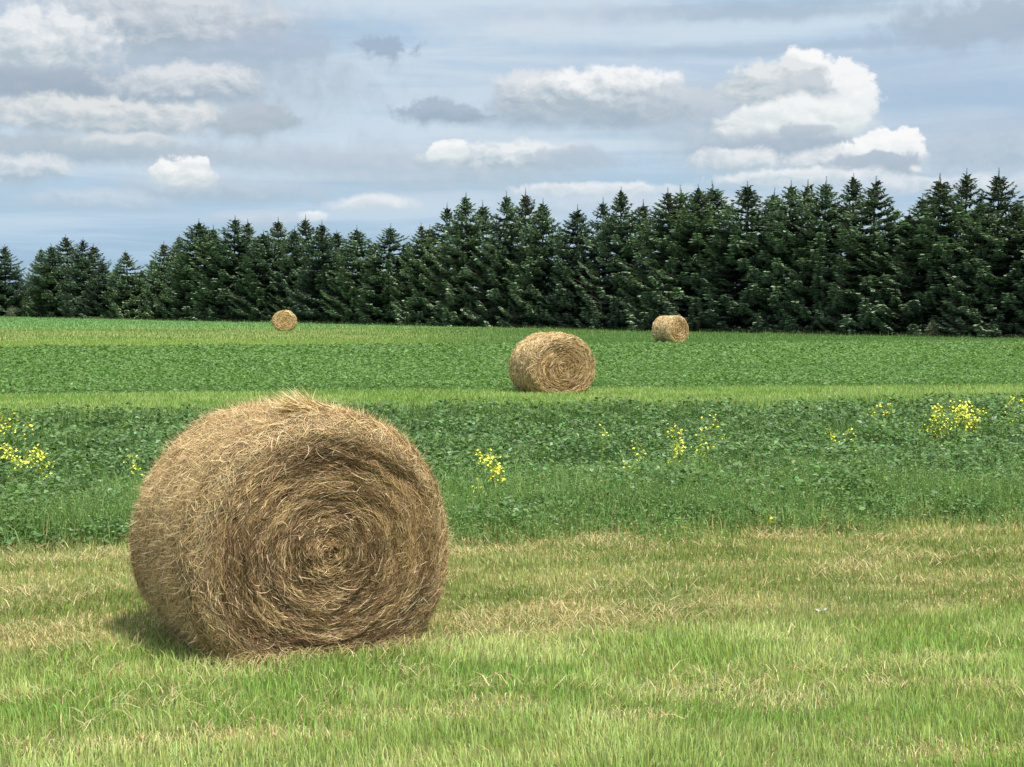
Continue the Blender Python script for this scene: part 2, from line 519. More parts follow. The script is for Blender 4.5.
def build_near_grass():
    parts, dparts = [], []
    for s0, s1, dens, w in ((5.0, 8.2, 3600, .0042), (8.2, 11.0, 3000, .0050), (11.0, 14.9, 2400, .0062)):
        x, y, s = scatter(s0, s1, dens, 1.2, 6.1)
        k = clear(x, y); x, y, s = x[k], y[k], s[k]
        n = len(x)
        d = dryness(x, y, s)
        tuft = fbm(x * 2.6, y * 2.6, seed=21, octv=3)
        zone = sstep(S_EDGE - .15, S_EDGE + .2, s + (vnoise(x * 1.5, y * 1.5, seed=9) - .5) * .5)
        crop = sstep(S_CROP - .6, S_CROP + .3, s)
        isdry = rng.random(n) < np.clip(d * .8, .05, .8)
        h = (.078 * (1 - zone) + .056 * zone + .05 * crop) * rng.uniform(.55, 1.35, n) * (.6 + .8 * tuft)
        tall = rng.random(n) < .012
        h[tall] *= 1.4
        h = np.where(isdry, h * .66, h)
        lean = np.where(isdry, rng.uniform(.68, 1.08, n), rng.uniform(.1, .62, n))
        laz = rng.normal(.4, 1.3, n) + vnoise(x, y, seed=5) * 3
        tone = fbm(x * 1.1, y * 2.2, seed=31, octv=3)
        green = lerp((.28, .38, .10), (.49, .55, .22), sstep(.25, .75, tone))
        olive = lerp((.19, .255, .065), (.36, .39, .15), sstep(.25, .75, tone))
        # darker lush tufts
        lush = sstep(.60, .72, fbm(x * .9 + 7, y * 1.8, seed=41, octv=3))[:, None]
        green = green * (1 - lush) + np.array((.25, .37, .09)) * lush
        g = green * (1 - zone[:, None]) + olive * zone[:, None]
        straw = lerp((.42, .37, .15), (.70, .62, .34), rng.random(n))
        c = vary(np.where(isdry[:, None], straw, g), .24)
        z = terrain(x, y)
        ww = w * rng.uniform(.6, 1.4, n)
        a = ~isdry
        parts.append(blades(x[a], y[a], z[a], h[a], ww[a], lean[a], laz[a], c[a]))
        dparts.append(blades(x[isdry], y[isdry], z[isdry], h[isdry], ww[isdry] * .85, lean[isdry], laz[isdry], c[isdry]))
    V, T, C = join(parts)
    tag(mesh_np('mown_grass', V, T, GRASS, col=C), 'fresh light green mown grass covering the front of the field', 'grass', kind='stuff')
    V, T, C = join(dparts)
    # loose cut straw lying flat in windrow lines
    n = 52000
    x = rng.uniform(-6.5, 7.5, n); s = rng.choice([10.3, 13.4, 11.8, 8.4], n, p=[.32, .26, .22, .20]) + rng.normal(0, .5, n); y = s + SK * x
    dn = fbm(x * 1.5, s * 3, seed=61, octv=3) + .06 * sstep(0, -3, x)
    k = (dn > .555) & clear(x, y) & (y > 6.2) & (np.abs(x) < .37 * y + 1.2)
    x, y = x[k], y[k]
    b = BX[0]; m = 2600
    th = rng.uniform(0, 2 * np.pi, m); rr_ = 1 + np.abs(rng.normal(0, .16, m))
    u = np.clip(np.cos(th) * 1.3, -1, 1) * .60 * rr_; v = np.clip(np.sin(th) * 1.3, -1, 1) * .62 * rr_
    x = np.concatenate([x, b['cx'] + u * math.cos(b['rad']) - v * math.sin(b['rad'])])
    y = np.concatenate([y, b['cy'] + u * math.sin(b['rad']) + v * math.cos(b['rad'])]); n = len(x)
    z = terrain(x, y) + rng.uniform(.015, .06, n)
    c = vary(lerp((.36, .29, .13), (.66, .56, .32), rng.random(n)), .15)
    P = blades(x, y, z, rng.uniform(.06, .17, n), .0045 * rng.uniform(.7, 1.4, n), rng.uniform(.93, 1.1, n), rng.uniform(0, 6.28, n), c)
    V, T, C = join([(V, T, C), P])
    tag(mesh_np('dry_grass', V, T, DRYG, col=C), 'straw coloured dry stems and cut hay residue among the mown grass', 'dry grass', kind='stuff')


build_near_grass()


def build_crops():
    # near broad-leaved crop
    parts = []
    for s0, s1, dens, sz in ((S_CROP - .1, 18, 620, .068), (18, 23, 440, .078), (23, S_STRIP, 330, .090)):
        x, y, s = scatter(s0, s1, dens, 3.0)
        n = len(x)
        can = fbm(x * 1.7, y * 1.7, seed=51, octv=3)
        big = fbm(x * .35, y * .5, seed=52, octv=3)
        edge = sstep(S_CROP, S_CROP + 1.6, s + (can - .5) * .8) * sstep(S_STRIP + .2, S_STRIP - .9, s)
        H = (.04 + .36 * sstep(.25, .75, can)) * (.45 + .55 * edge) + .04
        z = terrain(x, y) + H * np.sqrt(rng.random(n))
        tone = rng.random(n) * .6 + big * .4
        c = lerp((.042, .096, .032), (.175, .28, .10), tone)
        ed = (sstep(S_CROP + 2.6, S_CROP + .6, s) * .6)[:, None]
        c = c * (1 - ed) + np.array((.10, .185, .06)) * ed
        c = vary(c, .24)
        pale = rng.random(n) < .03
        c[pale] = (.27, .38, .24)  # glint of shiny leaves, put into the colour of a few
        parts.append(leaves(x, y, z, sz * rng.uniform(.55, 1.35, n), np.abs(rng.normal(.35, .38, n)), c))
    V, T, C = join(parts)
    tag(mesh_np('leafy_crop', V, T, LEAF, col=C), 'dark green broad leaved crop growing behind the large near bale', 'crop', kind='stuff')
    # feathery weeds along the near edge and scattered through the crop
    wp = []
    x, y, s = scatter(S_CROP - 1.1, S_CROP + 4.6, 1150, 2.5)
    k = s > S_CROP + .35 - 2.6 * np.clip(fbm(x * .7, y * .7, seed=70, octv=4) - .35, 0, 1) - rng.exponential(.18, len(s))
    x, y, s = x[k], y[k], s[k]
    pr = sstep(S_CROP + 4.6, S_CROP + .4, s + (fbm(x * .6, y * .9, seed=71) - .5) * 4.0)
    k = (rng.random(len(x)) < pr * .95)
    x, y, s = x[k], y[k], s[k]; n = len(x)
    hh = (.20 + .30 * fbm(x * 1.4, y * 1.4, seed=72)) * rng.uniform(.6, 1.25, n) * (.30 + .70 * sstep(S_CROP - .9, S_CROP + .9, s))
    c = vary(lerp((.11, .205, .055), (.25, .37, .13), rng.random(n) * .6 + .4 * fbm(x, y, seed=73)), .2)
    dr = rng.random(n) < .12 * sstep(S_CROP + .3, S_CROP - .3, s) + .012
    c[dr] = vary(np.tile((.42, .34, .16), (dr.sum(), 1)), .2)
    wp.append(blades(x, y, terrain(x, y), hh, .0085 * rng.uniform(.5, 1.4, n), rng.uniform(.05, .6, n), rng.uniform(0, 6.28, n), c))
    # small leaflets on those weeds
    m = n
    j = rng.integers(0, n, m * 2)
    q = rng.random(m * 2)
    wp.append(leaves(x[j] + rng.normal(0, .03, m * 2), y[j] + rng.normal(0, .03, m * 2), terrain(x[j], y[j]) + hh[j] * (.4 + .6 * q),
                     .028 * rng.uniform(.6, 1.5, m * 2), rng.uniform(.2, 1.3, m * 2), vary(c[j] * .95, .15), .1, .35))
    # grassy weeds spread in patches through the crop
    x, y, s = scatter(S_CROP + 3, S_STRIP, 130, 2.5)
    k = fbm(x * .30, y * .45, seed=74, octv=3) > .52
    x, y, s = x[k], y[k], s[k]; n = len(x)
    c = vary(lerp((.08, .16, .045), (.16, .25, .08), rng.random(n)), .2)
    wp.append(blades(x, y, terrain(x, y), rng.uniform(.25, .48, n), .012 * rng.uniform(.5, 1.3, n), rng.uniform(.05, .6, n), rng.uniform(0, 6.28, n), c))
    V, T, C = join(wp)
    tag(mesh_np('feathery_weeds', V, T, GRASS, col=C), 'fine feathery green weeds along the front edge of the leafy crop', 'weeds', kind='stuff')
    # pale mown strip between the crops
    x, y, s = scatter(S_STRIP - .4, S_CROP2 + .2, 330, 3)
    k = clear(x, y); x, y, s = x[k], y[k], s[k]; n = len(x)
    t = fbm(x * .45, s * 1.2, seed=81)
    c = lerp((.19, .32, .08), (.32, .43, .15), sstep(.3, .7, t))
    dr = rng.random(n) < .06
    c[dr] = (.42, .38, .15)
    P = blades(x, y, terrain(x, y), .085 * rng.uniform(.5, 1.5, n), .017 * rng.uniform(.6, 1.4, n), rng.uniform(.1, .7, n), rng.uniform(0, 6.28, n), vary(c, .13))
    tag(mesh_np('strip_grass', *P[:2], GRASS, col=P[2]), 'yellow green mown grass of the narrow strip where the middle bale lies', 'grass', kind='stuff')
    # second crop
    parts = []
    for s0, s1, dens, sz in ((S_CROP2 - .1, 50, 150, .10), (50, 64, 85, .135), (64, S_G1, 55, .17)):
        x, y, s = scatter(s0, s1, dens, 5)
        ok = (x * .717 + y * .697 < 133 * .697 - 1.5) & clear(x, y)
        x, y, s = x[ok], y[ok], s[ok]; n = len(x)
        can = fbm(x * .9, y * .9, seed=91, octv=3)
        z = terrain(x, y) + (.07 + .22 * can) * np.sqrt(rng.random(n)) * sstep(S_CROP2 - .3, S_CROP2 + .8, s)
        c = lerp((.08, .155, .042), (.165, .275, .085), rng.random(n) * .6 + .4 * fbm(x * .15, y * .3, seed=92))
        lt = rng.random(n) < .04
        c[lt] = (.17, .29, .11)
        parts.append(leaves(x, y, z, sz * rng.uniform(.6, 1.4, n), np.abs(rng.normal(.3, .35, n)), vary(c, .15)))
    V, T, C = join(parts)
    tag(mesh_np('far_crop', V, T, LEAF, col=C), 'bright green low crop between the middle bale and the spruce row', 'crop', kind='stuff')
    # grass strips further back on the left
    parts = []
    for s0, s1, dens, h, w in ((S_G1 - 1, S_G2, 30, .11, .035), (S_G2, S_G3, 15, .13, .04), (S_G3, 238, 5, .13, .08)):
        x, y, s = scatter(s0, s1, dens, 6)
        ok = (x * .717 + y * .697 < 133 * .697 - 1.0) & clear(x, y)
        x, y, s = x[ok], y[ok], s[ok]; n = len(x)
        g2 = sstep(S_G2 - 1, S_G2 + 2, s) * sstep(S_G3 + 2, S_G3 - 3, s)
        c = lerp((.18, .28, .06), (.27, .38, .10), rng.random(n))
        c = c * (1 - g2[:, None]) + lerp((.11, .20, .045), (.19, .29, .08), rng.random(n)) * g2[:, None]
        g3 = sstep(S_G3 - 1, S_G3 + 4, s)[:, None]
        c = c * (1 - g3) + np.array((.15, .27, .10)) * g3
        rt = sstep(-12, 6, x + vnoise(x * .1, y * .1, seed=98) * 8)[:, None]
        c = c * (1 - rt) + lerp((.09, .17, .045), (.17, .28, .085), rng.random(n)) * rt
        pale = rng.random(n) < .42 * g2 * sstep(.42, .6, fbm(x * .12, s * .25, seed=95)) * sstep(15, -30, x)
        c[pale] = (.46, .42, .22)
        P = blades(x, y, terrain(x, y), h * rng.uniform(.5, 1.5, n), w * rng.uniform(.5, 1.4, n), rng.uniform(.05, .6, n), rng.uniform(0, 6.28, n), vary(c, .13))
        parts.append(P)
    V, T, C = join(parts)
    tag(mesh_np('far_grass', V, T, GRASS, col=C), 'distant light green grass strips with pale seed heads on the left', 'grass', kind='stuff')
    # rough verge at the feet of the spruces
    n = 14000
    t = rng.uniform(-75, 55, n)
    x0 = t; y0 = 133 - 1.029 * t
    off = rng.normal(-2.2, .8, n)
    x, y = x0 + .717 * off, y0 + .697 * off
    k = fbm(t * .12, 0 * t, seed=97) + .25 * sstep(22, 30, t) > .47
    x, y = x[k], y[k]; n = len(x)
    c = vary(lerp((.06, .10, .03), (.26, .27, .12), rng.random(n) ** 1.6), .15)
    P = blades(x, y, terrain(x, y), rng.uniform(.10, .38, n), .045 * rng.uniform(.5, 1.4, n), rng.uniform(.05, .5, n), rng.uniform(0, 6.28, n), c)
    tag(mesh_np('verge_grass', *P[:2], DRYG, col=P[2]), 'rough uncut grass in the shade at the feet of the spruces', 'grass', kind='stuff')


build_crops()


# ------------------------------------------------------------------ round bales
def hay_core_mat():
    m, nt, out = newmat('pressed_hay')
    obj = nt.node('ShaderNodeTexCoord').outputs['Object']
    x, y, z = nt.sep(obj)[:3]
    n = nt.noise(obj, 22, 6, .7); n2 = nt.noise(nt.vm('MULTIPLY', obj, (1, .25, 1)), 60, 5, .7)
    c = nt.mix(nt.rng(n, .3, .7), (.055, .034, .015), (.17, .11, .05))  # dark base colour stands in for shade in the gaps between strands
    c = nt.mix(nt.rng(n2, .45, .75), c, (.27, .19, .09))
    p = nt.node('ShaderNodeBsdfPrincipled'); nt.put(p.inputs['Base Color'], c)
    p.inputs['Roughness'].default_value = .9; p.inputs['Specular IOR Level'].default_value = .1
    b = nt.node('ShaderNodeBump'); b.inputs['Strength'].default_value = .9; b.inputs['Distance'].default_value = .02
    nt.l.new(n2, b.inputs['Height']); nt.l.new(b.outputs[0], p.inputs['Normal'])
    nt.l.new(p.outputs[0], out.inputs[0])
    return m


CORE = hay_core_mat()
STRAW = leaf_mat('hay_straw', .6, .25, .22, trans_tint=(1, .9, .6))


def build_bale(b, seed, name='hay_bale'):
    L, hw, R, zc = b['L'], b['hw'], b['R'], b['zc']
    er = .13                                   # rounding of the rim
    l0, l1, l2 = 1.0 - er, er * 1.57, L - 2 * er    # profile lengths: face, rim, side
    tot = 2 * l0 + 2 * l1 + l2

    def lump_(ph, rho, seed):
        return 2.2 * fbm(np.cos(ph) * rho * 2.6 + 9, np.sin(ph) * rho * 2.6, 0, seed + 31, 3)

    def surf(t, ph, lift=0.0):
        """t = distance along the profile from the front centre, ph = angle"""
        t = np.asarray(t, float); mir = t > tot / 2
        tt = np.where(mir, tot - t, t)
        a = np.clip((tt - l0) / l1, 0, 1) * np.pi / 2
        rho = np.where(tt < l0, tt, l0 + er * np.sin(a))
        yy = np.where(tt < l0, 0, er * (1 - np.cos(a))) + np.maximum(tt - l0 - l1, 0)
        y = np.where(mir, L - yy, yy)
        face = sstep(l0 + l1 * .6, l0 - .05, tt)
        cx, cz = rho * np.cos(ph), rho * np.sin(ph)
        # layered rolls on the end face, lumps on the side
        rings = (fbm(rho * 14 + lump_(ph, rho, seed), np.cos(ph) * 1.1 + 3, np.sin(ph) * 1.1, seed + 1, 3) - .5)
        lump = (fbm(cx * 2.2 + 5, y * 2.2, cz * 2.2, seed + 2, 4) - .5)
        sgn = np.where(mir, 1.0, -1.0)
        dome = .05 * (1 - rho ** 2)
        y = y + sgn * face * (rings * .055 * (1 - .7 * sstep(.68, .92, rho)) + lump * .045 + dome * .6 + lift) 
        dr = (1 - face) * (lump * .12 + lift) + (fbm(y * 14, cx * 3, cz * 3, seed + 4, 2) - .5) * .022 * (1 - face)
        k = rho + dr
        # a sagging wheel: wider than high, fuller low down, flat underneath
        sag = 1 + .035 * np.clip(-np.sin(ph), 0, 1) * (1 - np.clip(-np.sin(ph), 0, 1)) * 4
        X = hw * k * np.cos(ph) * sag
        Z = zc + R * k * np.sin(ph)
        Z = np.maximum(Z, .012 + .0 * Z)
        return np.stack([X, y - L / 2, Z], -1)

    root = empty(name, (b['cx'], b['cy'], float(terrain(b['cx'], b['cy']))), b['rad'])
    nt_, na = 74, 140
    t = np.linspace(.012, tot - .012, nt_); ph = np.linspace(0, 2 * np.pi, na, endpoint=False)
    TT, PP = np.meshgrid(t, ph, indexing='ij')
    V = surf(TT, PP, -.012).reshape(-1, 3)
    i = np.arange((nt_ - 1) * na); r, c = i // na, i % na
    Q = np.stack([r * na + c, (r + 1) * na + c, (r + 1) * na + (c + 1) % na, r * na + (c + 1) % na], -1)
    cap = [surf(np.array([0.0]), np.array([0.0]), -.012)[0], surf(np.array([tot]), np.array([0.0]), -.012)[0]]
    T3 = np.concatenate([Q[:, [0, 1, 2]], Q[:, [0, 2, 3]]])
    k0 = len(V); V = np.concatenate([V, cap])
    cc = np.arange(na)
    T3 = np.concatenate([T3, np.stack([cc * 0 + k0, cc, (cc + 1) % na], -1),
                         np.stack([cc * 0 + k0 + 1, (nt_ - 1) * na + (cc + 1) % na, (nt_ - 1) * na + cc], -1)])
    core = mesh_np('rolled_hay', V, T3, CORE, root, smooth=True)

    def strands(n, t0, ph0, length, width, ang, lift, endlift, col):
        K = 5
        P = np.zeros((n, K, 3))
        rho0 = np.maximum(np.where(np.minimum(t0, tot - t0) < l0, np.minimum(t0, tot - t0), 1), .06)
        bow = rng.normal(0, .5, n)
        for k in range(K):
            f = k / (K - 1) - .5
            dd = length * f
            aa = ang + bow * f
            tk = np.clip(t0 + dd * np.sin(aa), .002, tot - .002)
            pk = ph0 + dd * np.cos(aa) / rho0 / .85
            lf = lift + endlift * np.clip(f * 2 * .5 + .5, 0, 1) ** 2
            P[:, k] = surf(tk, pk, lf)
        # width direction: across the strand, roughly in the surface, with a random twist
        tang = unit(P[:, -1] - P[:, 0])
        Nn = unit(surf(t0, ph0, .05) - surf(t0, ph0, .0) + 1e-6)
        Sd = unit(np.cross(Nn, tang))
        tw = rng.normal(0, .7, n)[:, None]
        Sd = Sd * np.cos(tw) + Nn * np.sin(tw)
        w = np.array([.5, .9, 1, .8, .25])
        Vv = np.zeros((n, K, 2, 3))
        for k in range(K):
            Vv[:, k, 0] = P[:, k] - Sd * (width * w[k] / 2)[:, None]
            Vv[:, k, 1] = P[:, k] + Sd * (width * w[k] / 2)[:, None]
        Vv[..., 2] = np.maximum(Vv[..., 2], .004)
        base = (np.arange(n) * K * 2)[:, None]
        T = []
        for k in range(K - 1):
            q = 2 * k
            T += [base + [q, q + 1, q + 3], base + [q, q + 3, q + 2]]
        C = np.repeat(col[:, None, :], K * 2, 1).reshape(-1, 3)
        return Vv.reshape(-1, 3), np.concatenate(T), C

    def tone(t0, ph0, n, bright=1.0):
        rr = np.minimum(t0, tot - t0)
        onface = rr < l0 + .05
        ring = fbm(rr * 13 + lump_(ph0, rr, seed) * 1.0, np.cos(ph0) * 1.4, np.sin(ph0) * 1.4, seed + 7, 3)
        patch = fbm(rr * 3.0, np.cos(ph0) * 2, np.sin(ph0) * 2, seed + 8, 3)
        q = rng.random(n)
        brown = np.array((.22, .14, .068)); gold = np.array((.43, .305, .15)); pale = np.array((.66, .54, .33)); dark = np.array((.095, .058, .026))
        side = lerp(gold, pale, q ** 1.4 * .9) * (.8 + .4 * patch[:, None])
        m_ = np.clip((ring - .5) * 2.4 + .50 + (patch - .5) * .7, 0, 1)
        fc = lerp(dark, brown, np.clip(m_ * 2, 0, 1)); fc = lerp_arr(fc, gold, np.clip(m_ * 2 - 1, 0, 1))
        hub = sstep(.34, .05, rr)
        fc = lerp_arr(fc, gold, hub * .55)
        fc = lerp_arr(fc, pale, (q > .86) * .8)
        fc = lerp_arr(fc, brown, (q < .3) * .5)
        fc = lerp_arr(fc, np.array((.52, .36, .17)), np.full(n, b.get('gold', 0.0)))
        rim = sstep(l0 - .10, l0 + .08, rr)
        c = lerp_arr(fc, side, rim)
        dk = rng.random(n) < .24
        c[dk] *= .45
        return vary(c * bright, .16)

    n = b['n']; w = b['w']; ln = b['ln']
    br = b.get('bright', 1.0)
    # area-weighted choice along the profile, fewer at the unseen back
    tc = rng.uniform(0, tot, n * 3)
    rr = np.minimum(tc, tot - tc)
    wgt = np.clip(rr / l0, .03, 1) * np.where(tc > tot - l0, .35, 1)
    t0 = tc[rng.random(n * 3) < wgt][:n]; n = len(t0)
    ph0 = rng.uniform(0, 2 * np.pi, n)
    onf = np.minimum(t0, tot - t0) < l0
    ang = np.where(onf, rng.normal(.08, .38, n), rng.normal(0, .75, n))
    wild = rng.random(n) < .13
    ang[wild] = rng.uniform(0, 6.28, wild.sum())
    length = ln * rng.uniform(.45, 1.6, n)
    length *= np.clip(np.where(onf, np.minimum(t0, tot - t0) * 2.2 + .25, 1), 0, 1)
    parts = [strands(n, t0, ph0, length, w * rng.uniform(.6, 1.7, n), ang, rng.uniform(-.006, .014, n),
                     np.where(rng.random(n) < .12, rng.uniform(.0, .05, n), rng.uniform(0, .012, n)), tone(t0, ph0, n, br))]
    # fuzz standing off the surface
    m = b['n'] // 10
    t0 = rng.uniform(l0 + l1 * .7, l0 + 2 * l1 + l2, m); ph0 = rng.uniform(0, 2 * np.pi, m)
    parts.append(strands(m, t0, ph0, ln * rng.uniform(.3, .9, m), w * .75 * rng.uniform(.6, 1.3, m), rng.uniform(0, 6.28, m),
                         rng.uniform(0, .01, m), rng.uniform(.015, .10, m), tone(t0, ph0, m, br * 1.1)))
    V, T, C = join(parts)
    mesh_np('loose_straw', V, T, STRAW, root, col=C)
    return root, strands, surf, tot


def lerp_arr(a, b, t):
    t = np.asarray(t, float)[:, None]
    return a * (1 - t) + b * t


labels = [
    'very large nearest round bale of brown hay with coiled end on mown grass',
    'mid sized round bale of golden hay on the pale grass strip behind the leafy crop',
    'small round bale before the spruces right of centre, mostly showing its rounded side',
    'smallest farthest round bale with pale end facing the camera, before the left spruces',
]
for i, b in enumerate(BX):
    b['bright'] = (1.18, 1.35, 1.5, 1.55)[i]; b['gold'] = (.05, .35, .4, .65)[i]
    root, strands, surf, tot = build_bale(b, 100 + i * 17)
    tag(root, labels[i], 'hay bale', 'round hay bales left in the field')
    if i == 0:
        # tuft of pale straw sticking up from the top of the roll
        n = 240
        t0 = rng.normal(1.16, .045, n); ph0 = rng.normal(1.66, .06, n)
        c = vary(lerp((.5, .38, .18), (.72, .6, .38), rng.random(n)), .12)
        P = strands(n, t0, ph0, rng.uniform(.10, .22, n), .006 * rng.uniform(.6, 1.6, n), rng.normal(.35, .5, n), rng.uniform(.0, .05, n), rng.uniform(.04, .16, n), c)
        mesh_np('straw_tuft', *P[:2], STRAW, root, col=P[2])


# ------------------------------------------------------------------ spruces
BARK, ntb, outb = newmat('spruce_bark')
pb = ntb.node('ShaderNodeBsdfPrincipled')
nb = ntb.noise(ntb.node('ShaderNodeTexCoord').outputs['Object'], 9, 5, .7)
ntb.put(pb.inputs['Base Color'], ntb.mix(nb, (.06, .045, .035), (.16, .125, .10)))
pb.inputs['Roughness'].default_value = .9
ntb.l.new(pb.outputs[0], outb.inputs[0])
NEEDLE = leaf_mat('spruce_needles', .5, .3, .12, vary=.22, trans_tint=(.9, 1.1, .5))
BUSH = leaf_mat('shrub_leaves', .5, .3, .25)


def tube(P, r, k=5):
    """P list of points, r list of radii -> V, T"""
    P = np.asarray(P, float); V, T = [], []
    for i, (p, q) in enumerate(zip(P, r)):
        d = P[min(i + 1, len(P) - 1)] - P[max(i - 1, 0)]
        d = d / (np.linalg.norm(d) + 1e-9)
        a = np.cross(d, (0, 0, 1) if abs(d[2]) < .9 else (1, 0, 0)); a /= np.linalg.norm(a); bb = np.cross(d, a)
        for j in range(k):
            th = 2 * np.pi * j / k
            V.append(p + q * (np.cos(th) * a + np.sin(th) * bb))
    for i in range(len(P) - 1):
        for j in range(k):
            a0, a1 = i * k + j, i * k + (j + 1) % k
            T += [(a0, a1, a1 + k), (a0, a1 + k, a0 + k)]
    return np.array(V), np.array(T)


def spruce_mesh(seed, H=11.0, Rmax=2.7, cone=.78, brown=0.0, sparse=1.0):
    g = np.random.default_rng(seed)
    wood = []
    lean = g.normal(0, .12, 2)
    zs = np.linspace(-.15, H, 14)
    tp = np.stack([lean[0] * (zs / H) ** 2 + .03 * np.sin(zs * 1.3 + seed), lean[1] * (zs / H) ** 2, zs], -1)
    V, T = tube(tp, .17 * (1 - np.clip(zs / H, 0, 1)) ** .9 + .012, 7)
    wood.append((V, T))
    A, B, Wd, Cc, Nn = [], [], [], [], []     # spray starts, ends, widths, colours, normals
    z = .25
    az0 = g.uniform(0, 6.28)
    # a lopsided crown: radius depends on direction and level
    ph1, ph2 = g.uniform(0, 6.28, 2)
    while z < H - .25:
        f = z / H
        nb_ = int(round(6 * (1 - f) + 6))
        gap = g.random() < .12
        for k in range(nb_):
            if gap and g.random() < .55: continue
            az = az0 + k * 6.283 / nb_ + g.normal(0, .28)
            prof = Rmax * (1 - math.exp(-(H - z) / cone)) * (.54 + .46 * min(1, (H - z) / 3.0)) * (1 - .2 * math.exp(-f * 9))
            Lb = prof * g.uniform(.72, 1.14) * (1 + .16 * math.sin(az * 2 + ph1 + f * 5) + .10 * math.sin(az * 3 + ph2 + f * 11)) + .04
            zb = z + g.normal(0, .06)
            dirv = np.array((math.cos(az), math.sin(az), 0.0)); perp = np.array((-dirv[1], dirv[0], 0.0))
            rise = .30 * f ** 1.5 + .5 * math.exp(-(H - z) / .8) + g.normal(0, .06)        # upper branches ascend
            droop = .36 * (1 - f) + g.normal(0, .04)
            base = np.array((lean[0] * f * f + .03 * math.sin(zb * 1.3 + seed), lean[1] * f * f, zb))

            def bp(u):
                return base + dirv * Lb * u + np.array((0, 0, 1)) * Lb * (rise * u - droop * math.sin(min(u, 1) * 2.2) * .8 + .22 * u ** 4)
            V, T = tube([bp(0), bp(.5), bp(1.0)], [.028 * (1 - f) + .008, .015 * (1 - f) + .005, .003], 3)
            wood.append((V, T))
            ns = max(5, int(Lb / .088 * sparse))
            btone = g.uniform(.7, 1.3)
            for j in range(ns):
                u = .10 + .92 * (j + g.random()) / ns
                p = bp(u)
                sl = (.20 + .36 * Lb * max(0.0, 1 - u) ** .8 * .6 + .16) * g.uniform(.7, 1.2)
                sl = min(sl, .75, .09 + (H - z) * .13)
                for sd in (-1, 1):
                    dv = dirv * g.uniform(.35, .9) + perp * sd * g.uniform(.55, 1.0) + np.array((0, 0, g.normal(-.13 + .28 * f, .09)))
                    dv = dv / np.linalg.norm(dv)
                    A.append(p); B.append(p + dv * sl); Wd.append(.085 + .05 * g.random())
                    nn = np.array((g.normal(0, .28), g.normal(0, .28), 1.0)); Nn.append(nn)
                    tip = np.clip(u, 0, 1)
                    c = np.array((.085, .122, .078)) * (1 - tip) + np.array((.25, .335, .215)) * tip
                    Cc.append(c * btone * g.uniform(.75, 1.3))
                    # hanging twig under the branch
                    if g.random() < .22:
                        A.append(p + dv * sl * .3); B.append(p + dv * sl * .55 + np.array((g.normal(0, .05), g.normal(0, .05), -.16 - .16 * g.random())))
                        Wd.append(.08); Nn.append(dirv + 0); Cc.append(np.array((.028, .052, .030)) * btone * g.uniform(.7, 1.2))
                if j == ns - 1:
                    A.append(bp(.9)); B.append(bp(1.0) + dirv * .2 + np.array((0, 0, .05))); Wd.append(.11); Nn.append(np.array((0, 0, 1.0)))
                    Cc.append(np.array((.075, .13, .065)) * btone)
        az0 += 1.1 + g.normal(0, .3)
        z += min(.43, .17 + .085 * (H - z)) * g.uniform(.75, 1.3)
    # leader and short needles up it
    for zz in np.arange(H - 1.3, H + .35, .06):
        for _ in range(3):
            a = g.uniform(0, 6.28)
            r = max(.05, .07 + .17 * (H - zz) / 1.6)
            p = np.array((lean[0] * (zz / H) ** 2, lean[1] * (zz / H) ** 2, zz))
            A.append(p); B.append(p + np.array((math.cos(a) * r, math.sin(a) * r, r * .75))); Wd.append(.045)
            Nn.append(np.array((0, 0, 1.0))); Cc.append(np.array((.045, .08, .042)) * g.uniform(.8, 1.2))
    A, B, Wd, Cc, Nn = map(np.array, (A, B, Wd, Cc, Nn))
    if brown > 0:
        tt = sstep(H - 2.6, H - .9, A[:, 2]) * (g.random(len(A)) < brown)
        Cc = Cc * (1 - tt[:, None]) + np.array((.105, .085, .055)) * tt[:, None]
    D = unit(B - A); S = unit(np.cross(D, Nn) + 1e-6); Up = np.cross(S, D)
    n = len(A); M = A * .45 + B * .55
    P = np.zeros((n, 8, 3)); w = Wd[:, None]
    # spray = flat blade plus a blade on edge, so it keeps body from every side
    P[:, 0] = A; P[:, 1] = M + S * w; P[:, 2] = B; P[:, 3] = M - S * w
    P[:, 4] = A; P[:, 5] = M + Up * w * .22; P[:, 6] = B - Up * w * .1; P[:, 7] = M - Up * w * .38
    b = (np.arange(n) * 8)[:, None]
    T = np.concatenate([b + [0, 1, 2], b + [0, 2, 3], b + [4, 5, 6], b + [4, 6, 7]])
    C = np.repeat(Cc[:, None, :], 8, 1).reshape(-1, 3)
    VV, TT, o = [], [], 0
    for v, t in wood:
        VV.append(v); TT.append(t + o); o += len(v)
    return (P.reshape(-1, 3), T, C), (np.concatenate(VV), np.concatenate(TT))


VARS = []
for i, (sd, rm, cn, brn, sp) in enumerate([(1, 3.5, 4.2, .0, 1), (2, 3.7, 4.6, .25, 1), (3, 3.2, 3.9, .0, 1.05), (4, 3.6, 5.0, .55, .95),
                                            (5, 3.3, 4.0, .1, 1), (6, 3.9, 5.2, .35, 1), (7, 3.4, 5.6, .0, .9)]):
    (V, T, C), (V2, T2) = spruce_mesh(sd, 11.0, rm, cn, brn, sp)
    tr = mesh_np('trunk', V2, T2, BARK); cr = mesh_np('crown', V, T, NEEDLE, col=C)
    VARS.append((tr, cr)); print('spruce sprays', len(V) // 8)

